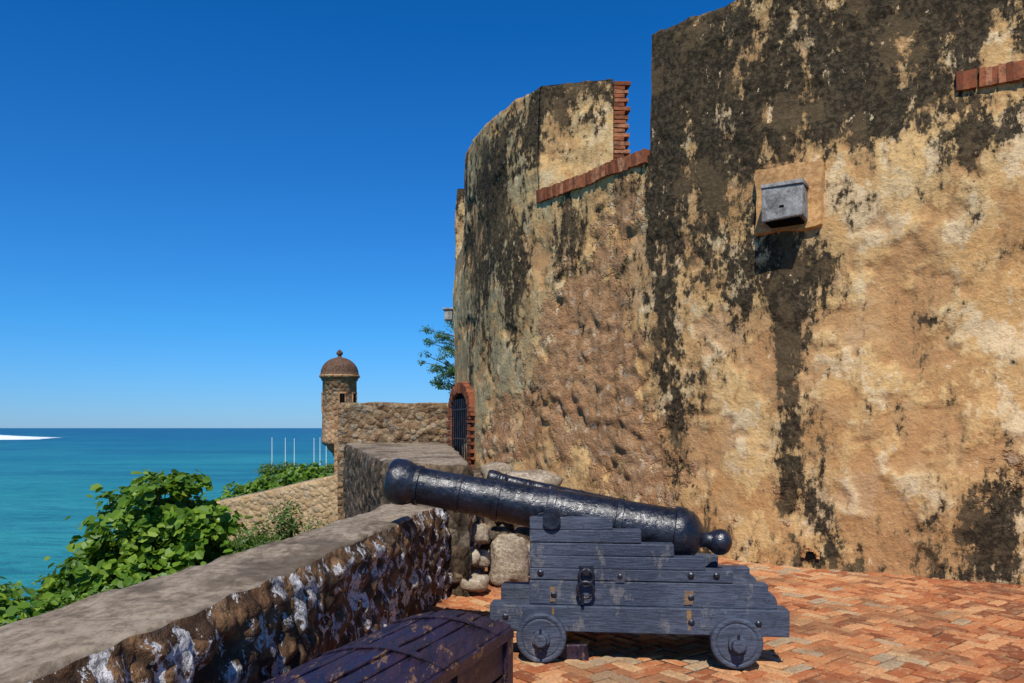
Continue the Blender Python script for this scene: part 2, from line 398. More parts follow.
# plain concrete box on the wall + plaster patch
sP=s_of(3.28,9.40); p,n=at(sP); T=Vector((-n.y,n.x,0)); N=Vector((n.x,n.y,0))
if T.x<0: T=-T
pt=fortpt(sP,4.16)
V=[];F=[];m=26
for i in range(m+1):
    for j in range(m+1):
        u=(i/m-.5)*.80; w=(j/m-.5)*.80
        ed=1+.10*noise.noise(Vector((u*4,w*4,3)))
        q=pt+T*(u*ed)+Vector((0,0,w*ed+.13))+N*(.085 if 0<i<m and 0<j<m else -.08)
        q+=N*.02*noise.noise(q*4); V.append(q)
for i in range(m):
    for j in range(m):
        a=i*(m+1)+j; F.append((a,a+m+1,a+m+2,a+1))
mesh('plaster_patch',V,F,PATCH,smooth=False,parent=fort)
fl=empty('wall_box',tuple(pt))
g=Geo(); c=pt+N*.20; h=.225
g.box(c,(h,.165,.19),T,N,j=.014)
o=bevel(g.obj('concrete_box',CONC,fl),.018)
g=Geo(); g.box(c+N*.02+Vector((0,0,.205)),(h+.010,.16,.02),T,N,j=.006); bevel(g.obj('box_lid',CONC,fl),.006)
g=Geo(); g.box(c+N*.165+Vector((0,0,-.05)),(.025,.012,.012),T,N); g.box(c+Vector((0,0,-.2)),(.19,.13,.016),T,N); g.obj('dark_pieces',DARKM,fl)  # small near-black front piece and near-black plate under the box
sP=s_of(3.47,9.28); p,n=at(sP); q=fortpt(sP,.14); g=Geo(); N2=Vector((n.x,n.y,0))
g.tube(q-N2*.05,q+N2*.03,.055,.055,12); g.obj('drain_hole',DARKM,fort)
g=Geo()
for a in range(9):
    t=math.pi*a/8; T2=Vector((-n.y,n.x,0))
    g.box(q+N2*.02+T2*math.cos(t)*.08+Vector((0,0,math.sin(t)*.08-.01)),(.02,.03,.018),j=.01,a=R())
g.obj('drain_rim',PATCH,fort)

# gateway
gate=empty('brick_gateway',(-.9,15.2,.8))
u=Vector((-.30,.954,0)).normalized(); nn=Vector((-.954,-.30,0)).normalized(); B0=Vector((-.60,14.35,0))+nn*.065
g=Geo()
def bp(a,z): return B0+u*a+Vector((0,0,z))
z=.3;k=0
while z<1.95:
    for (a0,a1) in((0,.26),(1.55,1.85)):
        w=(a1-a0)+(.06 if k%2 else -.05)+U(-.02,.02)
        if a0==0: g.box(bp(a1-w/2,z+.03),(w/2,.09,.026),u,nn,a=R()*.6,j=.008)
        else: g.box(bp(a0+w/2,z+.03),(w/2,.09,.026),u,nn,a=R()*.6,j=.008)
    z+=.066;k+=1
for k in range(22):
    t=math.pi*k/21; r=.76
    ax=Vector(u*math.cos(t)+Vector((0,0,math.sin(t)*.55))).normalized()
    g.box(bp(.91+math.cos(t)*r,1.95+math.sin(t)*r*.55),(.10,.09,.035),ax,nn,ax.cross(nn),a=R()*.6,j=.008)
g.obj('brick_arch',BRICK,gate)
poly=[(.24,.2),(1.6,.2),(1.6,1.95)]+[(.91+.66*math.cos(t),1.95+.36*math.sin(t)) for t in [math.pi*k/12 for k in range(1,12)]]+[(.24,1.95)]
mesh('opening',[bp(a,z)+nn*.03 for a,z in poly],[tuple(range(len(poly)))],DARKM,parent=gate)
g=Geo()
for k in range(9): g.tube(bp(.32+k*.15,.2)+nn*.06,bp(.32+k*.15,2.15)+nn*.06,.012,.012,6)
for z in(.7,1.4,1.95): g.tube(bp(.26,z)+nn*.06,bp(1.58,z)+nn*.06,.014,.014,6)
g.obj('iron_bars',IRON,gate)
g=Geo(); g.box((-1.38,17.4,4.05),(.09,.10,.11),j=.01); g.box((-1.27,17.4,3.95),(.12,.03,.03)); g.box((-1.38,17.4,4.18),(.12,.13,.02)); bevel(g.obj('wall_lamp',CONC),.01)

# ------------------------------------------------------------ generic walls
def wall(name,inner,outer,z0,z1,ds,dz,mats,amp=.03,vs=5,nt=10,ztop=None):
    I=cat(inner,30);O=cat(outer,30)
    def par_(P,t):
        L=len(P)-1;k=min(L-1,int(t*L));return P[k].lerp(P[k+1],t*L-k)
    Ln=sum((a-b).length for a,b in zip(O,O[1:])); nc=max(2,int(Ln/ds)); nr=max(2,int((z1-z0)/dz))
    V=[];F=[];MI=[];row=2*(nr+1)+nt-1
    for i in range(nc+1):
        t=i/nc; a=par_(I,t);b=par_(O,t); w=(b-a).normalized()
        zt=z1 if ztop is None else ztop(t)
        prof=[(a,z0+(zt-z0)*j/nr,0) for j in range(nr+1)]+[(a.lerp(b,k/nt),zt,1) for k in range(1,nt)]+[(b,zt-(zt-z0)*j/nr,2) for j in range(nr+1)]
        for p,z,kind in prof:
            q=Vector((p.x,p.y,z)); vd=noise.voronoi(q*vs)[0]
            if kind==1:
                q.z+=.025*noise.noise(q*2.2)+.010*noise.noise(q*9)
            else:
                e=sm(zt,zt-.12,z)
                d=(amp*min(.8,(vd[1]-vd[0])*1.8)+amp*.8*noise.noise(q*3))*e-.02*(1-e)
                d+= .04*noise.noise(q*.8)+.02*(1-e)*noise.noise(q*7)
                s_=-1 if kind==0 else 1
                q.x+=w.x*d*s_; q.y+=w.y*d*s_
                if e<.2: q.z+=.02*noise.noise(q*5)-.01
            V.append(q)
    for i in range(nc):
        for j in range(row-1):
            a=i*row+j; F.append((a,a+row,a+row+1,a+1)); MI.append(1 if nr<=j<nr+nt else 0)
    F.append(tuple(range(row))); MI.append(0)
    F.append(tuple(range((nc+1)*row-1,nc*row-1,-1))); MI.append(0)
    return mesh(name,V,F,list(mats),MI,smooth=True)
wall('parapet_wall',[(-2.1,-2.5),(-1.72,0),(-1.385,2.26),(-1.17,3.6),(-.95,5.3),(-.74,7.0),(-.55,8.2)],
     [(-2.7,-2.5),(-2.33,0),(-1.98,2.26),(-1.77,3.6),(-1.50,5.3),(-1.25,7.0),(-1.06,8.4)],-.3,.88,.03,.03,(INNER,TOPM),amp=.06,vs=7,nt=16)
wall('raised_parapet_wall',[(-.42,7.55),(-.50,9),(-.72,11),(-1.0,14),(-1.45,18.6)],[(-1.30,8.1),(-1.50,9),(-2.0,11),(-2.75,14),(-3.95,18.9)],-1.2,1.25,.05,.05,(STONED,TOPM),amp=.05,vs=5,nt=16)
wall('stone_boundary_wall',[(-4.08,18.75),(-2.5,18.85),(-1.2,18.95)],[(-4.08,19.4),(-2.5,19.45),(-1.2,19.5)],-1.5,2.2,.05,.05,(STONE,TOPM),amp=.06,vs=5,nt=6)
wall('lower_bastion_wall',[(-4.1,19.6),(-6.0,20.0),(-8.0,20.4)],[(-4.1,20.3),(-6.0,20.7),(-8.0,21.1)],-2.6,.4,.07,.08,(BEIGE,TOPM),amp=.02,vs=3,nt=5,ztop=lambda t:.56-.98*t)

def rock(name,c,r,seed,mat=ROCK,parent=None,n=20):
    V=[];F=[];o=Vector((seed*3.1,seed*1.7,0))
    for i in range(n+1):
        th=math.pi*i/n
        for j in range(2*n):
            ph=math.pi*j/n
            d=Vector((math.sin(th)*math.cos(ph),math.sin(th)*math.sin(ph),math.cos(th)))
            b=Vector([math.copysign(abs(x)**.6,x) for x in d]); 
            k=1+.26*noise.noise(b*1.3+o)+.10*noise.noise(b*4+o)
            V.append(Vector(c)+Vector((b.x*r[0],b.y*r[1],b.z*r[2]))*k)
    for i in range(n):
        for j in range(2*n):
            a=i*2*n+j;b=i*2*n+(j+1)%(2*n); F.append((a,a+2*n,b+2*n,b))
    return mesh(name,V,F,mat,smooth=True,parent=parent)
rock('limestone_block',(-.03,8.2,.22),(.20,.18,.25),3)
pile=empty('rubble_pile',(0,9,0))
random.seed(3)
for k in range(44):
    y=U(8.35,10.8); x=-.45+ (y-8.3)*.02+U(0,.95+(10.5-y)*.22); s=U(.08,.20)
    rock('rubble_stone',(x,y,U(.05,.18)+max(0,(y-8.6))*.26),(s,s*U(.7,1),s*U(.6,.9)),k+5,random.choice([ROCK,STONED,STONED]),pile,9)
rock('pale_slab',(.22,10.2,.88),(.36,.28,.16),31,ROCK,pile,14)
rock('pale_slab',(-.2,10.6,1.0),(.2,.2,.13),35,ROCK,pile,12)
for k in range(26):
    rock('masonry_stone',(-.44+U(-.08,.10),7.75+U(-.1,.6),.06+(k%17)*.055),(U(.07,.14),U(.08,.15),U(.05,.10)),k+60,random.choice([STONED,INNER,ROCK]),pile,9)
V=[];F=[];nx=24;ny=50
for j in range(ny+1):
    y=8.5+(18.6-8.5)*j/ny
    xl=-.5-.095*(y-8.5)-.1
    sB_=min(range(len(raw)),key=lambda i:abs(raw[i].y-y)+ (10 if raw[i].y>18.8 else 0)); xr=raw[sB_].x+.3
    for i in range(nx+1):
        t=i/nx;x=xl+(xr-xl)*t
        z=-.05+.95*sm(8.5,13.5,y-1.1*max(0,x-.2))
        z+=.03*noise.noise(Vector((x*2,y*2,0)))
        V.append((x,y,z))
for j in range(ny):
    for i in range(nx):
        a=j*(nx+1)+i;F.append((a,a+1,a+nx+2,a+nx+1))
mesh('passage_ramp_ground',V,F,STONED,smooth=True)

# ------------------------------------------------------------ paving
def wallY(x): return min(raw,key=lambda q:abs(q.x-x)+(10 if q.y>16 else 0)).y
WY={i:wallY(i*.1) for i in range(-20,110)}
def inner_x(y):
    P=[(-2.1,-2.5),(-1.72,0),(-1.385,2.26),(-1.17,3.6),(-.95,5.3),(-.74,7.0),(-.5,8.2),(-.5,12)]
    for (a,b),(c,d) in zip(P,P[1:]):
        if b<=y<=d: return a+(c-a)*(y-b)/(d-b)
    return -2
random.seed(11)
V=[];F=[];A=[]
W=.115; gap=.008; ca,sa=math.cos(math.radians(38)),math.sin(math.radians(38))
def addbrick(cx,cy,horiz):
    X=4+cx*ca-cy*sa; Y=4+cx*sa+cy*ca
    if Y<-2 or Y>12 or X<inner_x(Y)-.05 or X>10: return
    if Y>WY.get(int(round(max(-2,min(10.8,X))*10)),8)+.1: return
    if X<1.2 and Y>10: return
    hx=(2*W if horiz else W)/2-gap*U(.5,1.6); hy=(W if horiz else 2*W)/2-gap*U(.5,1.6)
    o=len(V); tx,ty=U(-.028,.028),U(-.028,.028); zz=.010*noise.noise(Vector((X,Y,0)))+U(-.006,.005)+.025*noise.noise(Vector((X*.35,Y*.35,4)))
    rot=U(-.045,.045);cx+=U(-.004,.004);cy+=U(-.004,.004);v=min(1,max(0,.46+.4*noise.noise(Vector((X*.8,Y*.8,9)))+U(-.5,.5)))
    for ins,z in((0,-.035),(0.0,-.011),(.010,0)):
        for (a,b) in((-1,-1),(1,-1),(1,1),(-1,1)):
            lx=a*(hx-ins)+(U(-.005,.005) if z==0 else 0); ly=b*(hy-ins); lx,ly=lx-ly*rot,ly+lx*rot
            px=cx+lx;py=cy+ly
            V.append((4+px*ca-py*sa,4+px*sa+py*ca,z+zz+lx*tx+ly*ty)); A.append(v)
    F.append((o+8,o+9,o+10,o+11))
    for k in(0,4):
        for i in range(4):
            j=(i+1)%4; F.append((o+k+i,o+k+j,o+k+4+j,o+k+4+i))
for i in range(-110,110):
    for j in range(-55,55):
        bx=(i+4*j)*W; by=i*W
        addbrick(bx+W,by+W/2,True)
        addbrick(bx+W*3.5,by+W*1.0,False)
mesh('brick_paving',V,F,PAVE,attrs={'v':A})
sl=[(-2.3,-3,-.020),(12,-3,-.020),(12,9,-.020),(1,13,-.020),(-1.1,13,-.020),(-1.1,8,-.020),(-1.6,3,-.020)]
mesh('terrace_ground',sl,[tuple(range(len(sl)))],MORTAR)

# ------------------------------------------------------------ cannon
O=Vector((.843,5.355,0)); Mx=Matrix.Translation(O)@Matrix.Rotation(math.radians(-6),4,'Z')
can=empty('cannon',tuple(O))
def cheek(y0,y1):
    g=Geo(Mx); e=.0015
    def bd(x0,x1,z0,z1,a=0,dy=0): g.mm(x0,x1,y0+dy,y1-dy,z0+e,z1-e,a=a,j=.003)
    bd(-.736,-.167,.90,.985,0,.006); bd(-.736,.027,.81,.90,0,.003); bd(-.736,.248,.72,.81,0,.005); bd(-.736,.455,.634,.72,0,.001)
    bd(-.736,.640,.55,.634,0,.003)
    g.prism([(-.736,.382),(.93,.382),(.93,.43),(.915,.47),(.87,.50),(.87,.548),(-.736,.548)],y0+.002,y1-.002)
    g.mm(-1.01,1.004,y0-.03,y1+.03,.205,.38,j=.004)
    return g
for nm,y0,y1 in(('cheek_near',.10,.23),('cheek_far',.75,.88)):
    bevel(cheek(y0,y1).obj(nm,PAINT,can),.007)
g=Geo(Mx)
g.mm(-.72,-.60,.235,.745,.40,.74); g.mm(.30,.40,.235,.745,.40,.56); g.mm(-.58,.9,.26,.72,.30,.36)
g.mm(-.735,-.565,.03,.95,.11,.24); g.mm(.565,.735,.03,.95,.11,.24)
g.prism([(.12,.37),(.80,.37),(.80,.52),(.12,.64)],.40,.58)
bevel(g.obj('axles_and_bed',PAINT,can),.008)
g=Geo(Mx)
for x in(-.65,.65):
    for (a,b) in((.0,.085),(.895,.98)):
        g.lathe((x,a,.172),(0,1,0),[(0,0),(0,.055),(0.0,.125),(.006,.130),(.006,.136),(0,.142),(0,.160),(.012,.171),(b-a-.012,.171),(b-a,.160),(b-a,0)],36)
        s=-1 if a<.5 else 1; yb=a if s<0 else b
        g.lathe((x,yb,.172),(0,s,0),[(0,.062),(.03,.060),(.035,.045),(.075,.043),(.082,.035),(.082,0)],20)
bevel(g.obj('truck_wheels',PAINT,can,smooth=False),.003,1)
g=Geo(Mx)
for x in(-.65,.65): g.box((x,-.055,.172),(.008,.008,.075)); 
m0=Vector((-1.824,.49,1.208)); b0=Vector((.42,.49,.81)); dr=(b0-m0).normalized()
prof=[(.3,0),(.3,.062),(0.02,.064),(0,.072),(0,.150),(.012,.162),(.035,.172),(.09,.174),(.13,.168),(.17,.152),(.20,.141),(.205,.150),(.235,.152),(.24,.139),(.30,.136),(.52,.140),(.525,.148),(.555,.148),(.56,.141),(.80,.145),(.805,.157),(.85,.159),(.855,.149),(1.20,.158),(1.205,.170),(1.26,.171),(1.265,.161),(1.70,.171),(1.705,.183),(1.75,.184),(1.755,.174),(2.12,.182),(2.125,.196),(2.15,.200),(2.2,.200),(2.22,.186),(2.25,.182),(2.29,.150),(2.325,.105),(2.335,.075),(2.355,.060),(2.385,.056),(2.41,.068),(2.435,.086),(2.47,.096),(2.51,.088),(2.54,.062),(2.555,.028),(2.56,0)]
g.lathe(m0,dr,prof,64)
tr=m0+dr*1.26
g.tube((tr.x,.07,tr.z-.02),(tr.x,.91,tr.z-.02),.062,.062,24)
ob=g.obj('gun_barrel',IRON,can,smooth=True)
mod=ob.modifiers.new('e','EDGE_SPLIT'); mod.split_angle=math.radians(50)
g=Geo(Mx)
for yy in(.10,.76):
    g.prism([(tr.x-.10,.985),(tr.x-.10,1.0),(tr.x-.06,1.01),(tr.x-.05,1.035),(tr.x,1.045),(tr.x+.05,1.035),(tr.x+.06,1.01),(tr.x+.10,1.0),(tr.x+.10,.985)],yy+.02,yy+.10)
def torus(c,R0,r,ax='y',n=18,k=8):
    vs=[];fs=[]
    for i in range(n):
        t=2*math.pi*i/n
        for j in range(k):
            q=2*math.pi*j/k; rr=R0+r*math.cos(q)
            vs.append((c[0]+rr*math.cos(t),c[1]+r*math.sin(q),c[2]+rr*math.sin(t)))
    for i in range(n):
        for j in range(k): fs.append((i*k+j,((i+1)%n)*k+j,((i+1)%n)*k+(j+1)%k,i*k+(j+1)%k))
    g.add(vs,fs)
torus((-.345,.065,.585),.048,.013); torus((-.35,.05,.50),.055,.012); g.tube((-.345,.12,.62),(-.345,.04,.62),.022,.022,10)
g.tube((-.375,.045,.47),(-.37,.045,.40),.014,.012,8); g.box((-.345,.095,.62),(.05,.01,.035))
for x,z in((-.57,.45),(-.115,.585),(-.66,.60),(.36,.45),(.53,.60),(.36,.60),(-.57,.30),(.36,.29),(.80,.29),(-.9,.30)):
    g.lathe((x,.102 if z>.385 else .072,z),(0,-1,0),[(0,.024),(.008,.022),(.014,.012),(.016,0)],10)
g.obj('iron_fittings',IRON,can)
g=Geo(Mx)
for x,z,w,h in((.345,.45,.030,.045),(-.575,.455,.018,.05),(-.115,.585,.032,.042)):
    g.box((x,.098,z),(w,.005,h),a=.7 if z<.5 else .35,j=.003)
for x,z,w,h in((.345,.305,.014,.07),(-.575,.345,.008,.03),(.80,.25,.008,.035)):
    g.box((x,.0692,z),(w,.0015,h),a=.9,j=.003)
g.obj('bolt_plates',PAINT,can)
g=Geo(Mx); g.box((-.44,.2,.05),(.10,.08,.05),j=.02); bevel(g.obj('wheel_chock',CHEST,can),.01)

can2=empty('cannon.001',(.6,8.6,.5))
g=Geo(); m1=Vector((-.27,8.9,1.05)); d1=Vector((1,-.10,-.22)).normalized()
g.lathe(m1,d1,[(t*.85,r*.55) for t,r in prof],36); g.obj('gun_barrel',IRON,can2,smooth=True)
g=Geo()
for t in(.9,1.5):
    q=m1+d1*t; g.mm(q.x-.12,q.x+.12,q.y-.22,q.y+.22,0,q.z-.06)
bevel(g.obj('support_blocks',PAINT,can2),.01)

# ------------------------------------------------------------ chest
chest=empty('wooden_chest',(-.46,3.55,0))
ua=Vector((.36,.93,0)).normalized(); va=Vector((.93,-.36,0)).normalized(); C0=Vector((-.28,4.14,0))
def cpt(a,b,z): return C0-ua*a+va*b+Vector((0,0,z))
random.seed(5)
g=Geo(); hw=.29; Ln=1.35; npl=7
def domez(b): return .595+.055*(1-(b/hw)**2)
for k in range(npl):
    b0_=-hw+2*hw*k/npl+.004; b1_=-hw+2*hw*(k+1)/npl-.004
    nseg=22; vs=[];fs=[]; off0=U(-.02,.015); zo=U(-.005,.005)
    for i in range(nseg+1):
        a=off0-.01+(Ln+.03)*i/nseg
        for (b,dz) in((b0_,-.03),(b0_,-.003),(b0_+.006,0),(b1_-.006,0),(b1_,-.003),(b1_,-.03)):
            vs.append(cpt(a,b+.003*noise.noise(Vector((a*6,k*3,0))),domez(b)+dz+zo+.006*noise.noise(Vector((a*5,k*7,1)))))
    for i in range(nseg):
        for j in range(5): q=i*6+j; fs.append((q,q+1,q+7,q+6))
    fs+= [tuple(range(6)),tuple(range(nseg*6+5,nseg*6-1,-1))]
    g.add(vs,fs,R())
g.box(cpt(Ln/2,0,.28),(hw-.03,Ln/2-.03,.275),va,ua)
for s_ in(-1,1):
    for z0_,z1_ in((.03,.19),(.2,.37),(.38,.55)):
        g.box(cpt(Ln/2,s_*(hw-.018),(z0_+z1_)/2),(.014,Ln/2-.005,(z1_-z0_)/2-.003),va,ua,j=.003)
for a in(.012,Ln-.012):
    for z0_,z1_ in((.03,.19),(.2,.37),(.38,.55)): g.box(cpt(a,0,(z0_+z1_)/2),(hw-.03,.014,(z1_-z0_)/2-.003),va,ua,j=.002)
for a in(.04,.62,1.2):
    for s_ in(-1,1): g.box(cpt(a,s_*(hw+.004),.29),(.012,.035,.28),va,ua,j=.002)
for s_ in(-1,1): g.box(cpt(Ln/2,s_*(hw+.008),.57),(.012,Ln/2+.005,.022),va,ua,j=.002)
g.obj('planks',CHEST,chest)
g=Geo()
for a in(.16,.75):
    pb=None
    for k in range(13):
        b=-hw-.005+(2*hw+.01)*k/12; q=cpt(a,b,domez(max(-hw,min(hw,b)))+.008)
        if pb is not None: g.box((q+pb)/2,((q-pb).length/2+.002,.022,.003),(q-pb).normalized(),ua,(q-pb).normalized().cross(ua))
        pb=q
g.obj('iron_bands',CHEST,chest)

# ------------------------------------------------------------ turret
tur=empty('sentry_turret',(-5.17,24,1.2)); tc=Vector((-5.17,24,0))
TUR=mat_rubble('turret_masonry',8,[(0,(.34,.17,.08)),(.4,(.45,.26,.13)),(.75,(.52,.34,.18)),(1,(.46,.36,.24))],(.30,.17,.09),darkamt=.3,bd=.03,dark=(.16,.08,.04),mort=.5)
g=Geo(); g.lathe(tc,(0,0,1),[(.55,.02),(.75,.18),(.85,.22),(.95,.34),(1.05,.38),(1.12,.50),(1.25,.54),(1.28,.52),(3.0,.50),(3.02,.53),(3.08,.55),(3.12,.60),(3.18,.60),(3.2,.5)],32); g.obj('turret_body',TUR,tur,True)
g=Geo(); g.lathe(tc,(0,0,1),[(3.18,.57),(3.22,.57)]+[(3.22+.50*math.sin(t),.56*math.cos(t)) for t in [math.pi/2*k/12 for k in range(13)]],32)
g.lathe(tc,(0,0,1),[(3.70,.10),(3.74,.06),(3.78,.05),(3.80,.09),(3.86,.10),(3.92,.05),(3.96,0)],14); g.obj('turret_dome',DOME,tur,True)
g=Geo(); g2=Geo()
for ang in(-70,-165,-20):
    t=math.radians(ang); d=Vector((math.cos(t),math.sin(t),0)); w=Vector((-d.y,d.x,0))
    g.box(tc+d*.49+Vector((0,0,2.35)),(.07,.03,.27),w,d)
    for s_ in(-1,1): g2.box(tc+d*.50+w*s_*.095+Vector((0,0,2.35)),(.022,.03,.29),w,d)
    g2.box(tc+d*.50+Vector((0,0,2.64)),(.12,.03,.022),w,d)
g.obj('window_slits',DARKM,tur); g2.obj('window_frames',TUR,tur)
g=Geo(); g.box((-4.7,24.6,.3),(.5,1.2,1.6)); g.obj('turret_pier',TUR,tur)

# ------------------------------------------------------------ terrain, sea
def terr(x,y):
    e=-x-(1.6+.21*max(0,y)); e2=max(0,e)
    z=-.55-.12*e2-.06*e2*e2
    z+=.12*noise.noise(Vector((x*.5,y*.5,0)))
    z-= .35*max(0,y-21)*.6
    z-= .55*sm(14,18,y)
    if e<0: z=min(z,-.6)
    return max(z,-7.6)
V=[];F=[];nx,ny=70,80
for j in range(ny+1):
    y=-6+40*j/ny
    for i in range(nx+1):
        x=-24+23.2*i/nx
        V.append((x,y,terr(x,y)))
for j in range(ny):
    for i in range(nx): a=j*(nx+1)+i;F.append((a,a+1,a+nx+2,a+nx+1))
mesh('hillside_terrain',V,F,SOIL,smooth=True)
V=[];F=[];nx,ny=80,24
for j in range(ny+1):
    y=90+60*j/ny
    for i in range(nx+1):
        x=-36+76*i/nx
        e=min(sm(-35,-30+2*noise.noise(Vector((y*.1,0,0))),x),sm(90,95,y),sm(150,140,y))
        V.append((x,y,-7.6+3.2*e+.15*noise.noise(Vector((x*.2,y*.2,0)))))
for j in range(ny):
    for i in range(nx): a=j*(nx+1)+i;F.append((a,a+1,a+nx+2,a+nx+1))
mesh('headland_lawn',V,F,GRASS,smooth=True)
m=Mat('sea_water',.30,.2)
sy=m.sep(); wv=m.noise(.06,5,.72,vec=m.map((.3,1,1))); w2=m.noise(.012,4,.65,vec=m.map((.22,1,1),(3,4,0))); w3=m.noise(.6,5,.7,vec=m.map((.35,1,1)))
dist=m.math('ADD',sy[1],m.math('MULTIPLY',sy[0],-.3))
f=m.math('DIVIDE',260.,m.math('ADD',m.math('MAXIMUM',dist,0.),260.))
c=m.cramp(f,[(0.0,(.001,.025,.105)),(.12,(.002,.045,.140)),(.36,(.005,.115,.185)),(.62,(.014,.200,.205)),(1,(.022,.205,.190))])
c=m.mix(m.ramp(w2,.47,.56,0,.55),c,(.003,.078,.135))
c=m.mix(m.ramp(wv,.49,.58,0,.42),c,(.035,.28,.26))
c=m.mix(m.ramp(w3,.49,.59,0,.55),c,(.004,.10,.125))
m.color(c)
s1=m.noise(.9,4,.65,vec=m.map((.6,1,1)))
m.bump(m.math('ADD',s1,m.math('MULTIPLY',w3,1.5)),1.0,.5)
mesh('sea',[(-40000,-300,-7),(40000,-300,-7),(40000,60000,-7),(-40000,60000,-7)],[(0,1,2,3)],m.m)
FOAM=mat_weather('sea_foam',[(.8,.82,.83),(.7,.75,.78),(.85,.86,.86)],.05,darkamt=.1,dark=(.3,.5,.55))
V=[];F=[];n=120
for i in range(n+1):
    t=i/n; x=-580+226*t; hgt=3.4*min(1,7*(1-t))*(.8+.7*noise.noise(Vector((t*14,0,0)))); wd=75*min(1,7*(1-t))*(.9+.9*noise.noise(Vector((t*12,5,0))))
    V+= [(x,600-wd,-6.9),(x,600-wd*.3,-6.7+hgt*.4),(x,600,-6.8+hgt),(x,600+wd,-6.9)]
for i in range(n):
    for j in range(3): a=i*4+j;F.append((a,a+4,a+5,a+1))
mesh('breaking_wave',V,F,FOAM,smooth=True)
for k,(X,y,h) in enumerate([(-35.4,118,4.6),(-34.0,120,4.5),(-33.2,122,4.4),(-29.2,118,4.5),(-28.8,120,4.6),(-28.8,124,4.2)]):
    g=Geo(); g.tube((X,y,-4.5),(X,y,-4.5+h),.06,.04,8); g.tube((X,y,-4.5),(X,y,-4.2),.14,.14,8); g.tube((X,y,-4.5+h),(X,y,-4.4+h),.07,.03,8)
    g.obj('flagpole',WHITE)

# ------------------------------------------------------------ foliage
def bush(name,lobes,n,ls,seed,mat,base=None,shape=6,up=.6,gapt=-.05,gs=2.2,nobr=False,par_e=None):
    random.seed(seed); V=[];F=[];A=[]
    e=par_e or empty(name,base or lobes[0][:3])
    wts=[(l[3]*l[4]*l[5])**.67 for l in lobes]
    for _ in range(n):
        l=random.choices(lobes,wts)[0]
        d=Vector((random.gauss(0,1),random.gauss(0,1),random.gauss(0,1))).normalized()
        r=R()**.35
        r*=1+.45*noise.noise(d*2.6+Vector((seed,l[0],l[1])))+ (U(0,.3) if R()<.08 else 0)
        c=Vector((l[0]+d.x*l[3]*r,l[1]+d.y*l[4]*r,l[2]+d.z*l[5]*r))
        if noise.noise(c*gs/ max(.35,ls*6)+Vector((seed,0,0)))<gapt: continue
        nrm=(d*.7+Vector((0,-.15,up))+Vector((U(-.9,.9),U(-.9,.9),U(-.6,.8)))).normalized()
        x=nrm.orthogonal().normalized(); q=U(0,6.28); y=nrm.cross(x); x,y=x*math.cos(q)+y*math.sin(q),y*math.cos(q)-x*math.sin(q)
        s=ls*U(.5,1.3); o=len(V); asp=.9 if shape==6 else .45
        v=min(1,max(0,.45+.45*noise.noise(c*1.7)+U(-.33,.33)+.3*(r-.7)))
        if shape==6:
            for k in range(6):
                t=math.pi*k/3; V.append(c+x*math.cos(t)*s*.5*1.05+y*math.sin(t)*s*.5*asp+nrm*(.16*s*abs(math.sin(t)))); A.append(v)
            F.append((o,o+1,o+2,o+3)); F.append((o,o+3,o+4,o+5))
        else:
            V+=[c-x*s*.5,c-y*s*.5*asp+nrm*.08*s,c+x*s*.5,c+y*s*.5*asp+nrm*.08*s]; A+=[v]*4; F.append((o,o+1,o+2)); F.append((o,o+2,o+3))
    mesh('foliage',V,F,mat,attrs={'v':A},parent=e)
    if nobr: return e
    g=Geo(); bs=Vector(base) if base else Vector(lobes[0][:3])-Vector((0,0,lobes[0][5]))
    for l in lobes:
        for k in range(3):
            c=Vector(l[:3])+Vector((U(-.5,.5)*l[3],U(-.5,.5)*l[4],U(0,.6)*l[5])); m_=bs.lerp(c,.5)+Vector((U(-.1,.1),U(-.1,.1),.05))
            g.tube(bs,m_,.03,.02,6,False); g.tube(m_,c,.02,.006,6,False)
    g.obj('branches',BARK,e)
    return e
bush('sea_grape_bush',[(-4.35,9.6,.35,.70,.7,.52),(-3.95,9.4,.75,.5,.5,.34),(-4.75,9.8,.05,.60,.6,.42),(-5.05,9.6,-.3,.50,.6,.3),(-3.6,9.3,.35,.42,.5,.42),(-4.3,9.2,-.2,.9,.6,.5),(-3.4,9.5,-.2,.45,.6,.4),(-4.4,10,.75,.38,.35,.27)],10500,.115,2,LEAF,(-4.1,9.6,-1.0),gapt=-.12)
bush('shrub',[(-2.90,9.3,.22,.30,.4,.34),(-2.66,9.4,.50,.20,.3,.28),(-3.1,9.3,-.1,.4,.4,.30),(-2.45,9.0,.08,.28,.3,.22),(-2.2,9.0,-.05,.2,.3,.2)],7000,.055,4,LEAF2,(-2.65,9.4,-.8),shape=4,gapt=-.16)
bush('shrub',[(-3.1,5.2,.0,.35,.5,.28),(-3.75,5.8,.12,.5,.5,.35),(-4.4,6.4,.10,.5,.5,.3),(-2.9,6.2,-.05,.4,.6,.28),(-3.1,7.3,.0,.5,.6,.30),(-3.7,7.0,-.1,.5,.6,.3)],9000,.07,6,LEAF,(-3.5,6.0,-.9),shape=6,gapt=-.1)
bush('shrub',[(-2.2,6.6,.15,.22,.6,.25),(-2.4,5.4,.2,.2,.6,.22),(-2.3,7.8,.16,.4,.5,.28),(-2.7,4.6,.05,.3,.6,.25)],4200,.055,8,LEAF2,(-2.4,6.4,-.7),shape=4,gapt=-.1)
bush('hedge',[(-8.6,26,-1.0,1.0,1.2,.80),(-7.6,26,-.55,1.0,1.2,.70),(-6.6,26,-.25,.9,1.2,.65),(-9.6,26,-1.5,1.0,1.2,.8),(-7,24,-1.0,1.5,1,.55),(-8.6,24,-1.4,1.4,1,.5)],12500,.15,9,LEAF,(-7.8,26,-3),shape=6,gapt=-.15)
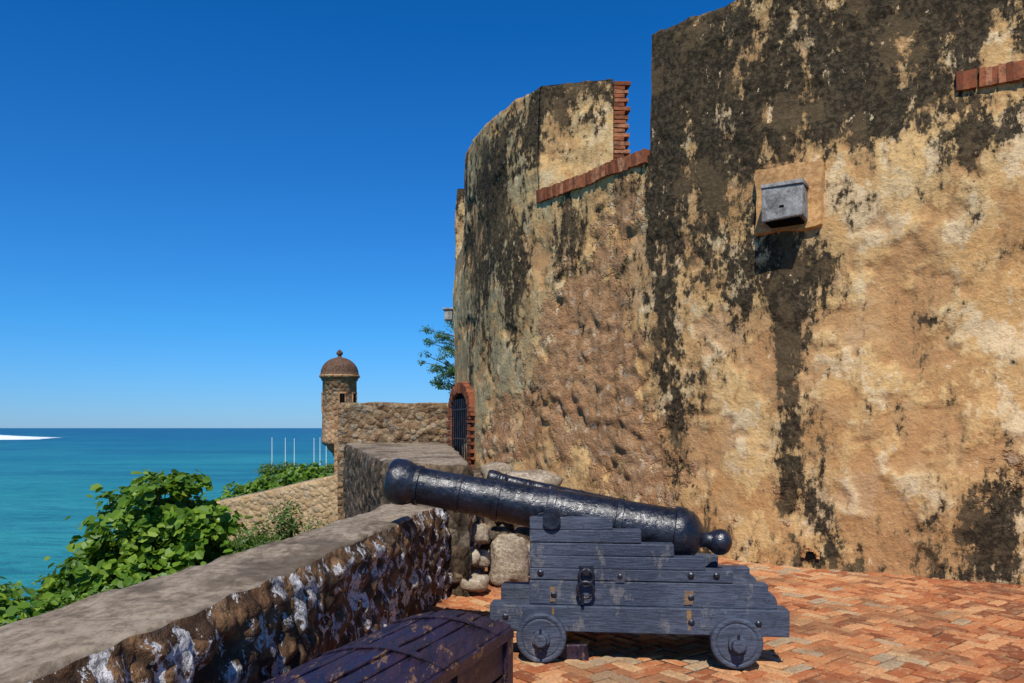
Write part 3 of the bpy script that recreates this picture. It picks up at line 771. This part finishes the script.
bush('shrub',[(-4.6,17.5,-1.1,.6,.6,.5),(-5.4,17.6,-1.4,.6,.6,.4),(-4.1,16.8,-.8,.35,.4,.6),(-6.3,18,-1.7,.8,.6,.4),(-7.3,18.4,-2.0,.8,.6,.45)],5600,.09,10,LEAF2,(-5,17.5,-2.4),shape=4,gapt=-.1)
bush('hedge',[(-33+2.1*k,108+U(-1,1),-4.0+U(-.1,.2),1.5,1.2,.75+U(-.15,.15)) for k in range(9)],5000,.45,12,LEAF2,(-26,108,-4.5),shape=4,gapt=-.3)

random.seed(21); V=[];F=[];A=[]
for _ in range(20000):
    y=U(1,22); x=-(1.9+.21*y)-abs(random.gauss(0,2.6))
    z=terr(x,y); s=U(.04,.13); t=U(0,6.28); dx,dy=math.cos(t)*s*.35,math.sin(t)*s*.35; o=len(V)
    V+=[(x-dx,y-dy,z-.02),(x+dx,y+dy,z-.02),(x+dx*1.4+U(-.05,.05),y+dy+U(-.05,.05),z+s*U(.8,2.2))];A+=[R()]*3;F.append((o,o+1,o+2))
mesh('ground_cover',V,F,LEAF2,attrs={'v':A})

# tree behind the fort corner: tapered trunk, limbs, loose feathery clumps
tree=empty('tree',(-1.4,25,-1.5)); random.seed(31)
g=Geo(); pts=[Vector((-1.35,25,-1.8)),Vector((-1.3,25,1)),Vector((-1.4,25,3)),Vector((-1.3,25.1,5.0))]
for i in range(3): g.tube(pts[i],pts[i+1],.16-.045*i,.16-.045*(i+1),10,False)
lob=[]
for k in range(34):
    z=U(2.6,4.9); az=math.radians(U(120,240)) if k%4 else U(0,6.28); ln=U(.6,1.4)*(1.1-abs(z-3.9)*.22)
    a=Vector((-1.4,25,z-.35)); b=a+Vector((math.cos(az)*ln,math.sin(az)*ln*.8,U(.2,.6)))
    mid_=a.lerp(b,.5)+Vector((0,0,U(-.05,.12)))
    g.tube(a,mid_,.03,.018,5,False); g.tube(mid_,b,.018,.006,5,False)
    lob.append((b.x,b.y,b.z,U(.15,.28),U(.13,.26),U(.09,.17))); lob.append((mid_.x,mid_.y,mid_.z+.05,U(.14,.22),U(.12,.2),U(.08,.13)))
g.obj('trunk_and_limbs',BARK,tree)
bush('x',lob,13000,.07,33,NEED,shape=4,gapt=-.08,nobr=True,par_e=tree)

# ------------------------------------------------------------ light, sky, camera
el=math.radians(52); hx,hy=-.10,-.99; l=math.hypot(hx,hy); hx/=l;hy/=l
sd=Vector((hx*math.cos(el),hy*math.cos(el),math.sin(el)))
sun=bpy.data.lights.new('sun','SUN'); sun.energy=5.0; sun.angle=math.radians(.5); sun.color=(1,.96,.885)
so=bpy.data.objects.new('sun',sun); so.rotation_euler=sd.to_track_quat('Z','Y').to_euler(); scene.collection.objects.link(so); so.location=sd*30
w=bpy.data.worlds.new('World'); scene.world=w; w.use_nodes=True; nt=w.node_tree
sk=nt.nodes.new('ShaderNodeTexSky'); sk.sky_type='NISHITA'; sk.sun_disc=False; sk.sun_elevation=el; sk.sun_rotation=math.atan2(hx,hy)
sk.air_density=1.0; sk.dust_density=.1; sk.ozone_density=2.5; sk.altitude=0
tc=nt.nodes.new('ShaderNodeTexCoord'); sp=nt.nodes.new('ShaderNodeSeparateXYZ'); nt.links.new(tc.outputs['Generated'],sp.inputs[0])
rp=nt.nodes.new('ShaderNodeValToRGB'); nt.links.new(sp.outputs[2],rp.inputs[0])
e=rp.color_ramp.elements; e[0].position=0; e[0].color=(.26,.49,.98,1); e[1].position=.45; e[1].color=(.035,.48,1.0,1)
k_=e.new(.12); k_.color=(.15,.54,.98,1)
mx=nt.nodes.new('ShaderNodeMix'); mx.data_type='RGBA'; mx.blend_type='MULTIPLY'; mx.inputs[0].default_value=1
nt.links.new(sk.outputs[0],mx.inputs[6]); nt.links.new(rp.outputs[0],mx.inputs[7])
bg=nt.nodes['Background']; nt.links.new(mx.outputs[2],bg.inputs[0]); bg.inputs[1].default_value=.125
cam=bpy.data.cameras.new('camera'); co=bpy.data.objects.new('camera',cam); scene.collection.objects.link(co)
co.location=(0,0,1.6); co.rotation_euler=(math.radians(90),0,0); cam.sensor_width=36; cam.lens=28.125; cam.shift_y=86.5/1024; cam.clip_end=100000; cam.clip_start=.05
scene.camera=co
scene.view_settings.view_transform='Standard'; scene.view_settings.look='None'; scene.view_settings.exposure=0
